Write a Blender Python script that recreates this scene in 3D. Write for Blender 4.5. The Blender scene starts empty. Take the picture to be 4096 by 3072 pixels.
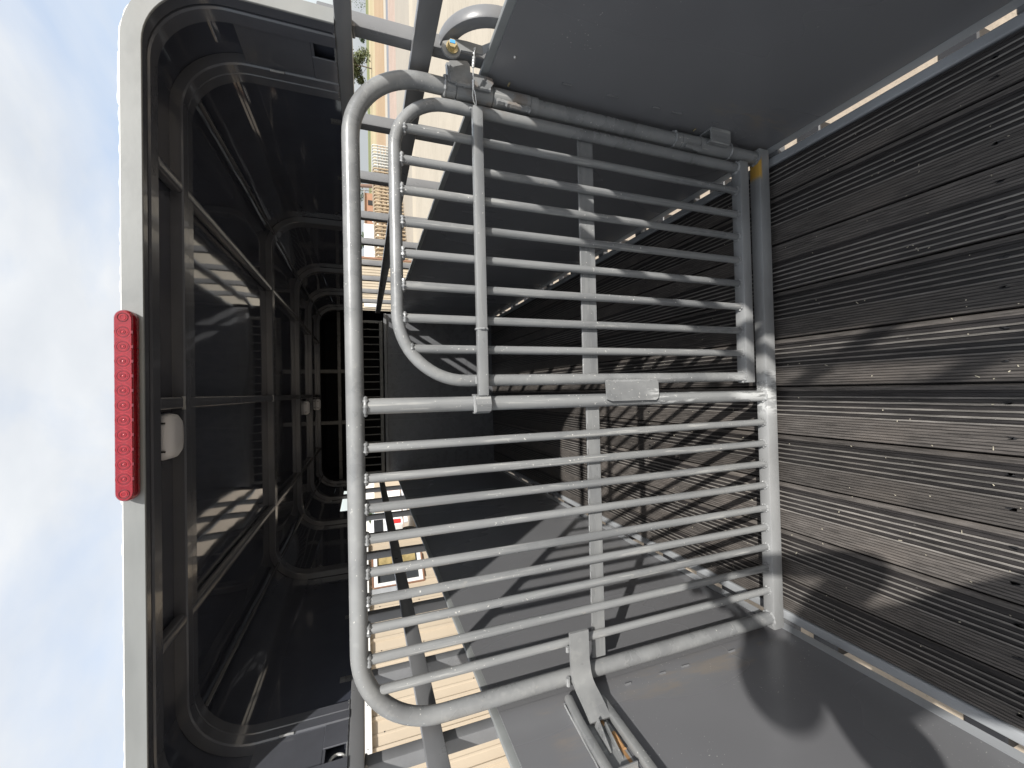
import bpy, bmesh, math, random
from mathutils import Vector, Matrix, noise
random.seed(7)
S = bpy.context.scene
COL = S.collection
R_ = math.radians

# ------------------------------------------------------------------ camera
cam_d = bpy.data.cameras.new('camera')
cam_d.sensor_width = 36; cam_d.sensor_fit = 'HORIZONTAL'
cam_d.lens = 36 * 1633.6 / 4096
cam_d.clip_start = 0.02; cam_d.clip_end = 12000
cam = bpy.data.objects.new('camera', cam_d); COL.objects.link(cam)
pi_, ro_, ya_ = R_(19.9054), R_(-0.9872), R_(-0.9352)
Fv = Vector((0, math.cos(pi_), -math.sin(pi_))); Dv = Vector((0, -math.sin(pi_), -math.cos(pi_))); Rv = Vector((1, 0, 0))
Zr = Matrix.Rotation(ya_, 3, 'Z')
Fv, Dv, Rv = Zr @ Fv, Zr @ Dv, Zr @ Rv
D2 = math.cos(ro_) * Dv + math.sin(ro_) * Rv
R2 = math.cos(ro_) * Rv - math.sin(ro_) * Dv
M = Matrix((D2, R2, -Fv)).transposed().to_4x4()      # the phone is held on its side: image right is world down
M.translation = Vector((0.0095, 0, 1.5041))
cam.matrix_world = M
S.camera = cam

# ------------------------------------------------------------------ world and sun
SUN = Vector((0.616, -1.0, 0.987)).normalized()       # towards the sun: behind, right, 40 degrees up
W = bpy.data.worlds.new("World"); S.world = W; W.use_nodes = True
nt = W.node_tree; nt.nodes.clear()
def wn(t, **k):
    n = nt.nodes.new(t)
    for a, b in k.items(): setattr(n, a, b)
    return n
out = wn('ShaderNodeOutputWorld'); bg = wn('ShaderNodeBackground'); bg.inputs[1].default_value = 0.105
sky = wn('ShaderNodeTexSky', sky_type='NISHITA', sun_disc=False)
sky.sun_elevation = math.asin(SUN.z); sky.sun_rotation = math.atan2(SUN.x, SUN.y)
sky.air_density = 1.0; sky.dust_density = 2.2; sky.ozone_density = 1.2
tc = wn('ShaderNodeTexCoord'); mp = wn('ShaderNodeMapping'); mp.inputs['Scale'].default_value = (1.0, 1.0, 2.2)
mp.inputs['Location'].default_value = (0.35, 0.1, 0.2)
n1 = wn('ShaderNodeTexNoise'); n1.inputs['Scale'].default_value = 2.1; n1.inputs['Detail'].default_value = 9; n1.inputs['Roughness'].default_value = 0.52; n1.inputs['Distortion'].default_value = 0.25
cr = wn('ShaderNodeValToRGB'); cr.color_ramp.elements[0].position = 0.34; cr.color_ramp.elements[1].position = 0.56
cr.color_ramp.elements[0].color = (0.0, 0.0, 0.0, 1); cr.color_ramp.elements[1].color = (1, 1, 1, 1)
n2 = wn('ShaderNodeTexNoise'); n2.inputs['Scale'].default_value = 5.0; n2.inputs['Detail'].default_value = 5
cc = wn('ShaderNodeMixRGB'); cc.inputs[1].default_value = (4.9, 5.25, 5.75, 1); cc.inputs[2].default_value = (7.6, 7.75, 7.9, 1)
sepz = wn('ShaderNodeSeparateXYZ'); fade = wn('ShaderNodeMapRange'); fade.inputs[1].default_value = 0.02; fade.inputs[2].default_value = 0.30; fade.inputs[3].default_value = 0.35
mul = wn('ShaderNodeMath', operation='MULTIPLY'); mix = wn('ShaderNodeMixRGB'); boost = wn('ShaderNodeMixRGB', blend_type='ADD')
boost.inputs[0].default_value = 1.0; boost.inputs[2].default_value = (3.1, 3.3, 3.5, 1)
L = nt.links.new
L(tc.outputs['Generated'], mp.inputs[0]); L(mp.outputs[0], n1.inputs[0]); L(mp.outputs[0], n2.inputs[0])
L(n1.outputs[0], cr.inputs[0]); L(n2.outputs[0], cc.inputs[0]); L(tc.outputs['Generated'], sepz.inputs[0]); L(sepz.outputs[2], fade.inputs[0])
L(cr.outputs[0], mul.inputs[0]); L(fade.outputs[0], mul.inputs[1]); L(sky.outputs[0], boost.inputs[1])
L(mul.outputs[0], mix.inputs[0]); L(boost.outputs[0], mix.inputs[1]); L(cc.outputs[0], mix.inputs[2])
L(mix.outputs[0], bg.inputs[0]); L(bg.outputs[0], out.inputs[0])
sd = bpy.data.lights.new('sun', 'SUN'); sd.energy = 4.2; sd.angle = R_(0.8); sd.color = (1.0, 0.965, 0.915)
so = bpy.data.objects.new('sun', sd); COL.objects.link(so)
so.rotation_euler = SUN.to_track_quat('Z', 'Y').to_euler(); so.location = SUN * 30
S.view_settings.view_transform = 'Standard'; S.view_settings.look = 'None'
S.view_settings.exposure = 0.35; S.view_settings.gamma = 1; S.view_settings.use_curve_mapping = False
S.cycles.max_bounces = 8; S.cycles.diffuse_bounces = 4; S.cycles.glossy_bounces = 5

# ------------------------------------------------------------------ materials
class NT:
    def __init__(s, name):
        s.m = bpy.data.materials.new(name); s.m.use_nodes = True; s.t = s.m.node_tree
        s.b = s.t.nodes['Principled BSDF']; s.tc = s.t.nodes.new('ShaderNodeTexCoord')
    def n(s, t, ins=None, **k):
        q = s.t.nodes.new(t)
        for a, v in k.items(): setattr(q, a, v)
        for a, v in (ins or {}).items():
            if hasattr(v, 'is_output') or hasattr(v, 'links') and not isinstance(v, (int, float)): s.t.links.new(v, q.inputs[a])
            else: q.inputs[a].default_value = v
        return q
    def l(s, a, b): s.t.links.new(a, b)
    def noise(s, scale, detail=4, rough=.5, stretch=(1, 1, 1), loc=(0, 0, 0), dist=0):
        mp = s.n('ShaderNodeMapping', {'Scale': stretch, 'Location': loc}); s.l(s.tc.outputs['Object'], mp.inputs[0])
        q = s.n('ShaderNodeTexNoise', {'Scale': scale, 'Detail': detail, 'Roughness': rough, 'Distortion': dist}); s.l(mp.outputs[0], q.inputs[0])
        return q.outputs[0]
    def ramp(s, v, a, b, c0=0.0, c1=1.0):
        q = s.n('ShaderNodeMapRange', {1: a, 2: b, 3: c0, 4: c1}, interpolation_type='SMOOTHSTEP'); s.l(v, q.inputs[0]); return q.outputs[0]
    def math(s, op, a, b):
        q = s.n('ShaderNodeMath', operation=op)
        for i, v in enumerate((a, b)):
            if isinstance(v, (int, float)): q.inputs[i].default_value = v
            else: s.l(v, q.inputs[i])
        return q.outputs[0]
    def mix(s, f, a, b):
        q = s.n('ShaderNodeMixRGB')
        for i, v in enumerate((f, a, b)):
            if isinstance(v, (int, float)): q.inputs[i].default_value = v
            elif isinstance(v, tuple): q.inputs[i].default_value = tuple(v) + (1,) * (4 - len(v))
            else: s.l(v, q.inputs[i])
        return q.outputs[0]
    def bump(s, h, dist, strength=1.0, prev=None):
        q = s.n('ShaderNodeBump', {'Strength': strength, 'Distance': dist}); s.l(h, q.inputs['Height'])
        if prev: s.l(prev, q.inputs['Normal'])
        return q.outputs[0]
    def box(s, c, h, soft=.15):            # a stain's own soft-edged box, 1 inside
        sub = s.n('ShaderNodeVectorMath', operation='SUBTRACT'); s.l(s.tc.outputs['Object'], sub.inputs[0]); sub.inputs[1].default_value = c
        ab = s.n('ShaderNodeVectorMath', operation='ABSOLUTE'); s.l(sub.outputs[0], ab.inputs[0])
        dv = s.n('ShaderNodeVectorMath', operation='DIVIDE'); s.l(ab.outputs[0], dv.inputs[0]); dv.inputs[1].default_value = h
        sp = s.n('ShaderNodeSeparateXYZ'); s.l(dv.outputs[0], sp.inputs[0])
        mx = s.math('MAXIMUM', s.math('MAXIMUM', sp.outputs[0], sp.outputs[1]), sp.outputs[2])
        return s.ramp(mx, 1 - soft, 1 + soft, 1.0, 0.0)
    def out(s, color=None, rough=None, normal=None, **k):
        for v, nm in ((color, 'Base Color'), (rough, 'Roughness'), (normal, 'Normal')):
            if v is None: continue
            if isinstance(v, (int, float)): s.b.inputs[nm].default_value = v
            elif isinstance(v, tuple): s.b.inputs[nm].default_value = tuple(v) + (1,) * (4 - len(v))
            else: s.l(v, s.b.inputs[nm])
        for a, v in k.items(): s.b.inputs[a.replace('_', ' ')].default_value = v
        return s.m

def paint(name, col, rough=.3, var=.12, spec=.5, wave=0.0, streak=None, dust=.0, specks=0.0, coat=0.0, stains=(), grain=.0004):
    t = NT(name)
    big = t.noise(2.2, 3, .6); fine = t.noise(60, 3, .6)
    st = t.noise(9, 4, .6, stretch=streak or (1, 1, 1))
    f = t.ramp(t.math('ADD', t.math('MULTIPLY', big, .5), t.math('MULTIPLY', st, .5)), .35, .65)
    c = t.mix(f, tuple(v * (1 - var) for v in col), tuple(v * (1 + var) for v in col))
    if dust:
        d = t.ramp(t.noise(1.3, 5, .7, stretch=streak or (1, 1, 1), loc=(3, 1, 2)), .48, .72, 0, dust)
        c = t.mix(d, c, (.34, .32, .29))
    if specks:
        s1 = t.ramp(t.noise(150, 1, .4, loc=(5, 2, 1)), .745, .765); s2 = t.ramp(t.noise(4, 2, .5), .45, .62)
        c = t.mix(t.math('MULTIPLY', t.math('MULTIPLY', s1, s2), specks), c, (.62, .61, .58))
    for (cn, h, sc, thr, sharp) in stains:
        m = t.math('MULTIPLY', t.box(cn, h, .35), t.ramp(t.noise(thr[2], 5, .7, stretch=thr[3]), thr[0], thr[1]))
        c = t.mix(t.math('MULTIPLY', m, sharp), c, sc)
    r = t.ramp(t.noise(14, 4, .6), .3, .7, rough * .82, rough * 1.25)
    nrm = t.bump(fine, grain, .5)
    if wave: nrm = t.bump(t.noise(1.9, 2, .45, stretch=(1, 1, 1)), wave, 1.0, nrm)
    return t.out(c, r, nrm, Specular_IOR_Level=spec, Coat_Weight=coat, Coat_Roughness=.04)

GREY = (.185, .19, .198)
scuff = (.62, .63, .62)
def gate_mat(name='gate_paint', A=(1, 1, .035), k0=1.0):
    t = NT(name); A2 = tuple(min(1, v * 1.4) for v in A)
    st = t.noise(38, 3, .6, stretch=A); st2 = t.noise(110, 2, .5, stretch=A2, loc=(3, 1, 2)); pat = t.noise(6, 4, .65, stretch=tuple(.5 + .5 * v for v in A), loc=(1, 5, 2)); mott = t.noise(45, 4, .7)
    c = t.mix(t.ramp(st, .5 - .18 / k0, .5 + .18 / k0), (.168, .173, .176), (.262, .268, .268))
    c = t.mix(t.ramp(pat, .40, .68, 0, .55), c, (.285, .288, .282))
    c = t.mix(t.math('MULTIPLY', t.ramp(st2, .60, .66), t.ramp(pat, .42, .6, .1, .7 if A[2] < .1 else .12)), c, (.42, .42, .40))
    c = t.mix(t.math('MULTIPLY', t.ramp(mott, .60, .72), t.ramp(t.noise(3, 2, .5, loc=(7, 7, 7)), .46, .6, 0, .45 if A[2] < .1 else .3)), c, (.36, .345, .31))
    c = t.mix(t.math('MULTIPLY', t.ramp(t.noise(150, 1, .4, loc=(5, 2, 1)), .735, .755), t.ramp(t.noise(4, 2, .5), .45, .58)), c, (.62, .61, .57))
    mb = t.math('MULTIPLY', t.box((.874, 1.11, 1.12), (.05, .05, .10), .5), t.ramp(t.noise(22, 4, .6), .48, .66)); c = t.mix(t.math('MULTIPLY', mb, .6), c, (.20, .155, .12))
    for cn, h, thr, k in (((-.02, 1.11, .09), (.06, .06, .15), (.50, .56, 40, (1, 1, .12)), .9), ((-.02, 1.11, .52), (.05, .06, .10), (.53, .60, 30, (1, 1, .15)), .8)):
        m = t.math('MULTIPLY', t.box(cn, h, .35), t.ramp(t.noise(thr[2], 5, .7, stretch=thr[3]), thr[0], thr[1]))
        c = t.mix(t.math('MULTIPLY', m, k), c, scuff)
    rgh = t.ramp(t.math('ADD', t.math('MULTIPLY', st, .5), t.math('MULTIPLY', pat, .5)), .35, .65, .22, .42)
    return t.out(c, rgh, t.bump(st2, .0005, .6, t.bump(mott, .0006, .5)), Specular_IOR_Level=.55)
M_gate = gate_mat(); M_gateH = gate_mat('gate_paint_flat', (.05, .4, .4), .8); M_gateL = gate_mat('gate_paint_bent', (.3, .3, .3), .55)
M_gbot = paint('gate_base_paint', (.285, .29, .29), .36, .2, .5, streak=(.3, 1, 1), dust=.25, specks=.4, stains=[
    ((-.02, 1.13, .06), (.075, .06, .06), scuff, (.42, .52, 30, (1.5, 1, .3)), .95),
    ((.83, 1.13, .088), (.035, .03, .012), (.62, .36, .06), (.25, .35, 12, (1, 1, 1)), .95)])
def wall_mat():
    t = NT('wall_sheet_paint')
    soft = t.noise(1.1, 1, .4); scr = t.noise(2.2, 2, .5, stretch=(1.6, 1.6, .25)); scr2 = t.noise(6, 4, .7, stretch=(.6, .6, 9), loc=(2, 3, 1))
    c = t.mix(t.ramp(soft, .3, .7), (.180, .182, .191), (.200, .202, .210))
    c = t.mix(t.math('MULTIPLY', t.ramp(scr, .56, .76), t.ramp(soft, .45, .6, .05, .22)), c, (.30, .295, .28))
    s1 = t.math('MULTIPLY', t.ramp(t.noise(170, 1, .4), .75, .765), t.ramp(t.noise(3, 2, .5), .46, .6))
    c = t.mix(t.math('MULTIPLY', s1, .7), c, (.55, .54, .5))
    for cn, h, col, k in (((-.915, 1.07, .40), (.02, .055, .34), (.30, .24, .17), .38), ((.915, 1.0, .25), (.02, .03, .16), (.33, .27, .18), .5), ((-.915, 1.02, 1.0), (.02, .08, .05), (.3, .25, .2), .4)):
        m = t.math('MULTIPLY', t.box(cn, h, .5), t.ramp(t.noise(7, 5, .7, stretch=(1, 2.6, .6)), .46, .66))
        c = t.mix(t.math('MULTIPLY', m, k), c, col)
    r = t.ramp(t.math('ADD', t.math('MULTIPLY', soft, .6), t.math('MULTIPLY', scr, .4)), .35, .65, .20, .34)
    return t.out(c, r, t.bump(t.noise(1.6, 2, .45), .012, 1.0, t.bump(t.noise(420, 2, .6), .00006, .5)), Specular_IOR_Level=.55)
M_wall = wall_mat()
M_in = paint('interior_sheet_paint', (.055, .060, .078), .05, .08, .5, wave=.003, coat=.12, grain=.00002)
M_front = paint('front_wall_paint', (.13, .133, .14), .28, .08, .4, wave=.004)
M_bow = paint('bow_paint', (.088, .092, .106), .2, .1, .5, streak=(1, 1, 1), coat=.3)
M_rail = paint('rail_paint', (.16, .163, .168), .33, .12, .5, streak=(1, .2, 1), dust=.1)
M_trim = paint('roof_edge_paint', (.225, .235, .232), .4, .16, .5, streak=(.2, 1, 1), dust=.2)
M_galv = paint('floor_rail_galvanised', (.34, .355, .37), .42, .16, .5, streak=(1, .3, 1), dust=.2, specks=.3)
M_weld = paint('weld_bead', (.27, .275, .275), .35, .3, .6, grain=.002)
M_rust = paint('rust_streak', (.42, .24, .11), .7, .35, .3, grain=.001)
M_zinc = paint('zinc_yellow', (.72, .62, .38), .22, .15, .6); M_zinc.node_tree.nodes['Principled BSDF'].inputs['Metallic'].default_value = .85
M_blue = paint('bolt_blue_mark', (.10, .38, .72), .4, .15)
M_wire = paint('wire_steel', (.66, .66, .64), .3, .1); M_wire.node_tree.nodes['Principled BSDF'].inputs['Metallic'].default_value = .5
M_white = paint('white_plastic', (.62, .62, .64), .35, .04)
M_caulk = paint('sealant', (.74, .75, .74), .5, .1)
M_black = paint('black_steel', (.02, .02, .022), .4, .2)
M_void = paint('dark_compartment', (.02, .02, .022), .9, .1, .1)
M_slat = paint('vent_slat_paint', (.11, .11, .105), .3, .15)

def board_mat(name, col, r):
    t = NT(name)
    g = t.noise(26, 6, .7, stretch=(6, .35, 1)); g2 = t.noise(3.2, 5, .7, stretch=(1.2, .6, 1), loc=(4, 1, 0)); f = t.noise(220, 2, .6, stretch=(1, .4, 1)); g3 = t.noise(8, 4, .7, stretch=(9, .5, 1), loc=(1, 8, 0))
    oi = t.n('ShaderNodeObjectInfo'); tone = t.ramp(oi.outputs['Random'], 0, 1, .78, 1.28)
    c = t.mix(t.ramp(g, .3, .7), tuple(v * .5 for v in col), tuple(v * 1.4 for v in col))
    c = t.mix(t.ramp(g2, .45, .75, 0, .6), c, (col[0] * 1.75, col[1] * 1.68, col[2] * 1.6))
    c = t.mix(t.ramp(g3, .50, .78, 0, .38), c, tuple(v * .42 for v in col))
    c = t.mix(t.ramp(f, .70, .76, 0, .35), c, (.22, .21, .19))
    m = t.n('ShaderNodeVectorMath', operation='SCALE'); t.l(c, m.inputs[0]); t.l(tone, m.inputs['Scale'])
    return t.out(m.outputs[0], t.ramp(g, .3, .7, r, r + .16), t.bump(g, .0016, .9, t.bump(f, .0005, .6)), Specular_IOR_Level=.55)
M_board = board_mat('deck_board_dark', (.029, .026, .0255), .36)
M_fine = board_mat('deck_board_fine_ribbed', (.108, .098, .090), .38)
M_ridge = board_mat('deck_board_worn_ridge', (.185, .174, .160), .45)

# ------------------------------------------------------------------ helpers
BASE = {}
def fin(name, bm, mats, parent=None, smooth=35, kind=None, label=None):
    me = bpy.data.meshes.new(name)
    bmesh.ops.recalc_face_normals(bm, faces=bm.faces[:])
    bm.to_mesh(me); bm.free()
    for m in (mats if isinstance(mats, (list, tuple)) else [mats]): me.materials.append(m)
    if smooth:
        me.polygons.foreach_set('use_smooth', [True] * len(me.polygons)); me.set_sharp_from_angle(angle=R_(smooth))
    o = bpy.data.objects.new(name, me); COL.objects.link(o)
    if parent is not None:
        o.parent = parent
        o.location = -BASE.get(parent.name, Vector((0, 0, 0)))
    if kind: o['kind'] = kind
    if label: o['label'] = label
    return o
def thing(name, label, cat, base=(0, 0, 0), group=None, rz=0):
    o = bpy.data.objects.new(name, None); COL.objects.link(o); o.location = base; o.rotation_euler = (0, 0, rz)
    o.empty_display_size = .1
    BASE[o.name] = Vector(base); o['label'] = label; o['category'] = cat
    if group: o['group'] = group
    return o
def tag(o, label, cat, group=None, kind=None):
    o['label'] = label; o['category'] = cat
    if group: o['group'] = group
    if kind: o['kind'] = kind
    return o
def B(): return bmesh.new()
def box(bm, x0, x1, y0, y1, z0, z1, bev=0, mi=0, rot=None, seg=1):
    r = bmesh.ops.create_cube(bm, size=1)
    vs = r['verts']
    c = Vector(((x0 + x1) / 2, (y0 + y1) / 2, (z0 + z1) / 2)); s = Vector((abs(x1 - x0), abs(y1 - y0), abs(z1 - z0)))
    for v in vs:
        v.co = Vector((v.co.x * s.x, v.co.y * s.y, v.co.z * s.z))
        if rot is not None: v.co = rot @ v.co
        v.co += c
    fs = set(f for v in vs for f in v.link_faces)
    for f in fs: f.material_index = mi
    if bev:
        es = list(set(e for v in vs for e in v.link_edges))
        bmesh.ops.bevel(bm, geom=es, offset=bev, segments=seg, affect='EDGES', profile=.5)
    return vs
def frames(pts):
    T = []
    n = len(pts)
    for i in range(n):
        a = pts[max(0, i - 1)]; b = pts[min(n - 1, i + 1)]; T.append((b - a).normalized())
    up = Vector((0, 1, 0)) if abs(T[0].y) < .9 else Vector((1, 0, 0))
    U = (up - T[0] * up.dot(T[0])).normalized(); out = []
    for t in T:
        U = (U - t * U.dot(t)).normalized(); out.append((t, U, t.cross(U)))
    return out
def sweep(bm, pts, r, n=16, mi=0, sec=None, caps=True, rf=None):
    pts = [Vector(p) for p in pts]; fr = frames(pts); rings = []
    if sec is None: sec = [(math.cos(2 * math.pi * k / n), math.sin(2 * math.pi * k / n)) for k in range(n)]
    for i, (p, (t, u, v)) in enumerate(zip(pts, fr)):
        rr = r if rf is None else r * rf(i)
        rings.append([bm.verts.new(p + u * a * rr + v * b * rr) for a, b in sec])
    m = len(sec)
    for i in range(len(rings) - 1):
        for k in range(m):
            f = bm.faces.new((rings[i][k], rings[i][(k + 1) % m], rings[i + 1][(k + 1) % m], rings[i + 1][k])); f.material_index = mi
    if caps:
        for rg in (rings[0], rings[-1]):
            f = bm.faces.new(rg); f.material_index = mi
def rsec(w, h, c=.15):                     # rounded rectangle, half sizes w,h
    q = min(w, h) * c; o = []
    for sx, sy in ((1, 1), (-1, 1), (-1, -1), (1, -1)):
        a = [(w * sx, (h - q) * sy), ((w - q * .3) * sx, (h - q * .3) * sy), ((w - q) * sx, h * sy)]
        if sx * sy < 0: a = a[::-1]
        o += a
    return o
def solid(bm, geom, thickness):
    bmesh.ops.recalc_face_normals(bm, faces=bm.faces[:]); bm.normal_update(); return bmesh.ops.solidify(bm, geom=geom, thickness=thickness)
def weld(bm, c, ax, r, mi, t=.0042, n=26, arc=1.0, a0=0):      # a lumpy ring of weld round a joint
    ax = Vector(ax).normalized(); u = ax.orthogonal().normalized(); v = ax.cross(u); c = Vector(c)
    pts = []; m = int(n * arc)
    for k in range(m + 1):
        a = a0 + 2 * math.pi * k / n
        pts.append(c + (u * math.cos(a) + v * math.sin(a)) * r)
    ph = random.random() * 9
    sweep(bm, pts, t, 7, mi, rf=lambda i: 1 + .38 * math.sin(i * 2.3 + ph) + .2 * math.sin(i * 5.1))
def bead(bm, a, b, t, mi, step=.006):
    a, b = Vector(a), Vector(b); n = max(3, int((b - a).length / step)); ph = random.random() * 9
    pts = [a.lerp(b, k / n) + Vector((random.uniform(-1, 1), random.uniform(-1, 1), random.uniform(-1, 1))) * t * .15 for k in range(n + 1)]
    sweep(bm, pts, t, 7, mi, rf=lambda i: .85 + .3 * abs(math.sin(i * 1.57 + ph)))
def plate(bm, pts, n, th, mi=0):
    n = Vector(n).normalized() * th; a = [bm.verts.new(Vector(p)) for p in pts]; b = [bm.verts.new(Vector(p) + n) for p in pts]
    f = bm.faces.new(a); f.material_index = mi; f = bm.faces.new(b); f.material_index = mi
    for k in range(len(a)):
        f = bm.faces.new((a[k], a[(k + 1) % len(a)], b[(k + 1) % len(a)], b[k])); f.material_index = mi
def arcpts(cx, cz, r, a0, a1, n, y):
    return [Vector((cx + r * math.cos(R_(a0 + (a1 - a0) * k / n)), y, cz + r * math.sin(R_(a0 + (a1 - a0) * k / n)))) for k in range(n + 1)]

# ------------------------------------------------------------------ ground and setting
ZG = -0.55
def mat_ground(name, c0, c1, c2, sc=1.0, bumpd=.01, streak=(1, 1, 1), rough=.9):
    t = NT(name)
    a = t.noise(.7 * sc, 6, .65); b = t.noise(9 * sc, 6, .7, stretch=streak); c = t.noise(60 * sc, 3, .6)
    col = t.mix(t.ramp(a, .35, .65), c0, c1); col = t.mix(t.ramp(b, .5, .75, 0, .75), col, c2); col = t.mix(t.ramp(c, .6, .7, 0, .35), col, tuple(v * .5 for v in c2))
    return t.out(col, rough, t.bump(b, bumpd, .7))
G_dirt = mat_ground('dirt_yard', (.42, .35, .27), (.47, .395, .305), (.31, .25, .19), 1, .01)
G_conc = mat_ground('pale_concrete', (.43, .38, .30), (.47, .415, .33), (.27, .225, .17), .8, .002, (.25, 2.5, 1))
G_conc2 = mat_ground('yard_apron', (.37, .33, .27), (.40, .355, .29), (.31, .27, .215), .5, .002, (1, 3, 1))
G_light = mat_ground('concrete_strip', (.48, .42, .33), (.51, .45, .35), (.40, .35, .27), .5, .001)
G_pink = mat_ground('pinkish_gravel', (.42, .315, .25), (.47, .36, .29), (.26, .19, .15), .9, .03)
G_road = mat_ground('asphalt_road', (.20, .21, .22), (.23, .235, .25), (.17, .18, .19), .3, .002)
G_tan = mat_ground('ploughed_field', (.39, .27, .155), (.44, .31, .19), (.27, .18, .10), .12, .03, (.2, 2, 1))
G_straw = mat_ground('straw_field', (.44, .36, .20), (.50, .41, .25), (.26, .23, .11), .1, .03, (.3, 1.5, 1))
G_green = mat_ground('green_crop', (.155, .175, .06), (.21, .215, .08), (.075, .10, .03), .06, .03, (.3, 1.5, 1))
def slope(y): return ZG if y < 112 else ZG - (y - 112) * .0178
bm = B(); ys = [-400, -60, 0, 25, 60, 112, 180, 320, 700, 1500, 4000]; rows = []
for y in ys: rows.append([bm.verts.new((x, y, slope(y))) for x in (-4000, -400, -60, 60, 400, 4000)])
for i in range(len(rows) - 1):
    for j in range(5): bm.faces.new((rows[i][j], rows[i][j + 1], rows[i + 1][j + 1], rows[i + 1][j]))
fin('ground', bm, G_dirt, smooth=0)['kind'] = 'structure'
def strip(name, x0, x1, y0, y1, m, lvl, skew=0.0):
    bm = B(); z = .004 * lvl
    seg = [y0] + [q for q in (112,) if y0 < q < y1] + [y1]
    for a, b in zip(seg[:-1], seg[1:]):
        vs = [bm.verts.new(p) for p in ((x0, a + skew * x0, slope(a) + z), (x1, a + skew * x1, slope(a) + z), (x1, b + skew * x1, slope(b) + z), (x0, b + skew * x0, slope(b) + z))]
        bm.faces.new(vs)
    o = fin(name, bm, m, smooth=0); o['kind'] = 'structure'; return o
strip('concrete_slab', 1.6, 60, 2.4, 16.3, G_conc, 1)
strip('concrete_strip', 1.6, 60, 16.3, 17.5, G_light, 1)
strip('concrete_apron', 1.6, 60, 17.5, 24.4, G_conc2, 1)
strip('gravel_verge', -30, 90, 24.4, 30.2, G_pink, 1)
strip('road', -60, 150, 30.2, 32.6, G_road, 1)
strip('road_shoulder', -60, 150, 32.6, 35.4, G_light, 1)
strip('ploughed_field', -80, 200, 35.4, 56, G_tan, 1)
strip('straw_field', -120, 300, 56, 86, G_straw, 1)
strip('green_field', -200, 500, 86, 620, G_green, 1)

# ------------------------------------------------------------------ the trailer
X0 = .915; YB, YF = -1.9, 4.87        # inner half width, rear end and front wall
TR = thing('stock_trailer', 'dark grey steel livestock trailer with ribbed dark deck and half roof, seen from inside', 'trailer', (0, 0, ZG))
def P(name, bm, mats, smooth=35, kind=None, label=None): return fin(name, bm, mats, TR, smooth, kind, label)
def sub(name, bm, mats, par, smooth=35, kind=None):
    o = fin(name, bm, mats, None, smooth, kind); o.parent = par; return o

# deck: boards with coarse ribs on one side of each board and fine ribs on the other
def board_mesh(w, flip, fine_first):
    bm = B(); pr = []                   # (x, z, material index of the following face)
    x = 0; pr.append((0, -.004, 0)); pr.append((.003, 0, 1)); x = .003
    coarse_w = w * .60; zones = [('c', coarse_w), ('f', w - coarse_w)]
    if fine_first: zones = zones[::-1]
    x = .004
    for kind, zw in zones:
        end = min(x + zw, w - .004)
        if kind == 'c':
            while x + .0172 < end:
                e = random.uniform(-.0007, .0007); pr += [(x + .0010, .0, 2), (x + .0048 + e, .0, 0), (x + .0060 + e, -.0036, 0), (x + .0153, -.0036, 0), (x + .0165, 0.0, 2)]
                x += .0172
            pr[-1] = pr[-1][:2] + (0,); pr += [(x + .0035, .0, 0), (x + .0042, -.0015, 0), (x + .0055, -.0015, 0), (x + .006, 0, 1)] if x + .008 < end else []
        else:
            while x + .0085 < end:
                pr += [(x + .0048, .0, 1), (x + .0056, -.0014, 0), (x + .0072, -.0014, 1), (x + .0080, 0, 1)]
                x += .0085
    pr += [(w - .003, 0, 1), (w - .0005, -.004, 0), (w - .0005, -.03, 0)]
    pr = [(0, -.03, 0)] + pr
    if flip: pr = [(w - a, b, c) for a, b, c in pr]
    A = [bm.verts.new((a, YB, b)) for a, b, c in pr]; C = [bm.verts.new((a, YF, b)) for a, b, c in pr]
    for i in range(len(pr) - 1):
        f = bm.faces.new((A[i], A[i + 1], C[i + 1], C[i])); f.material_index = pr[i][2]
    return bm
deck = P('deck', (lambda b: (box(b, -.86, .86, YB, YF, -.045, -.034), b)[1])(B()), M_black, 0)
meshes = {}
edges = [-.857, -.73, -.5475, -.365, -.1825, 0, .1825, .365, .5475, .73, .857]
for i in range(10):
    w = edges[i + 1] - edges[i] - .0035; key = (round(w, 3), False, i != 7)
    if key not in meshes:
        o = sub('deck_board', board_mesh(w, key[1], key[2]), [M_board, M_fine, M_ridge], deck, 0); meshes[key] = o.data
    else:
        o = bpy.data.objects.new('deck_board', meshes[key]); COL.objects.link(o); o.parent = deck
    o.location = (edges[i] + .00175, 0, 0)
deck.location = -Vector((0, 0, ZG))
bm = B()
for i in range(10):
    for yy in (-.25, .535, 1.205, 1.9, 2.6, 3.3):
        for q in (.28, .75):
            x = edges[i] + (edges[i + 1] - edges[i]) * q + random.uniform(-.006, .006)
            r = bmesh.ops.create_cone(bm, cap_ends=True, segments=10, radius1=.0046, radius2=.0034, depth=.0016)
            for v in r['verts']: v.co += Vector((x, yy + random.uniform(-.01, .01), .0004))
sub('screw_heads', bm, M_black, deck, 30, 'stuff')

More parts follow.
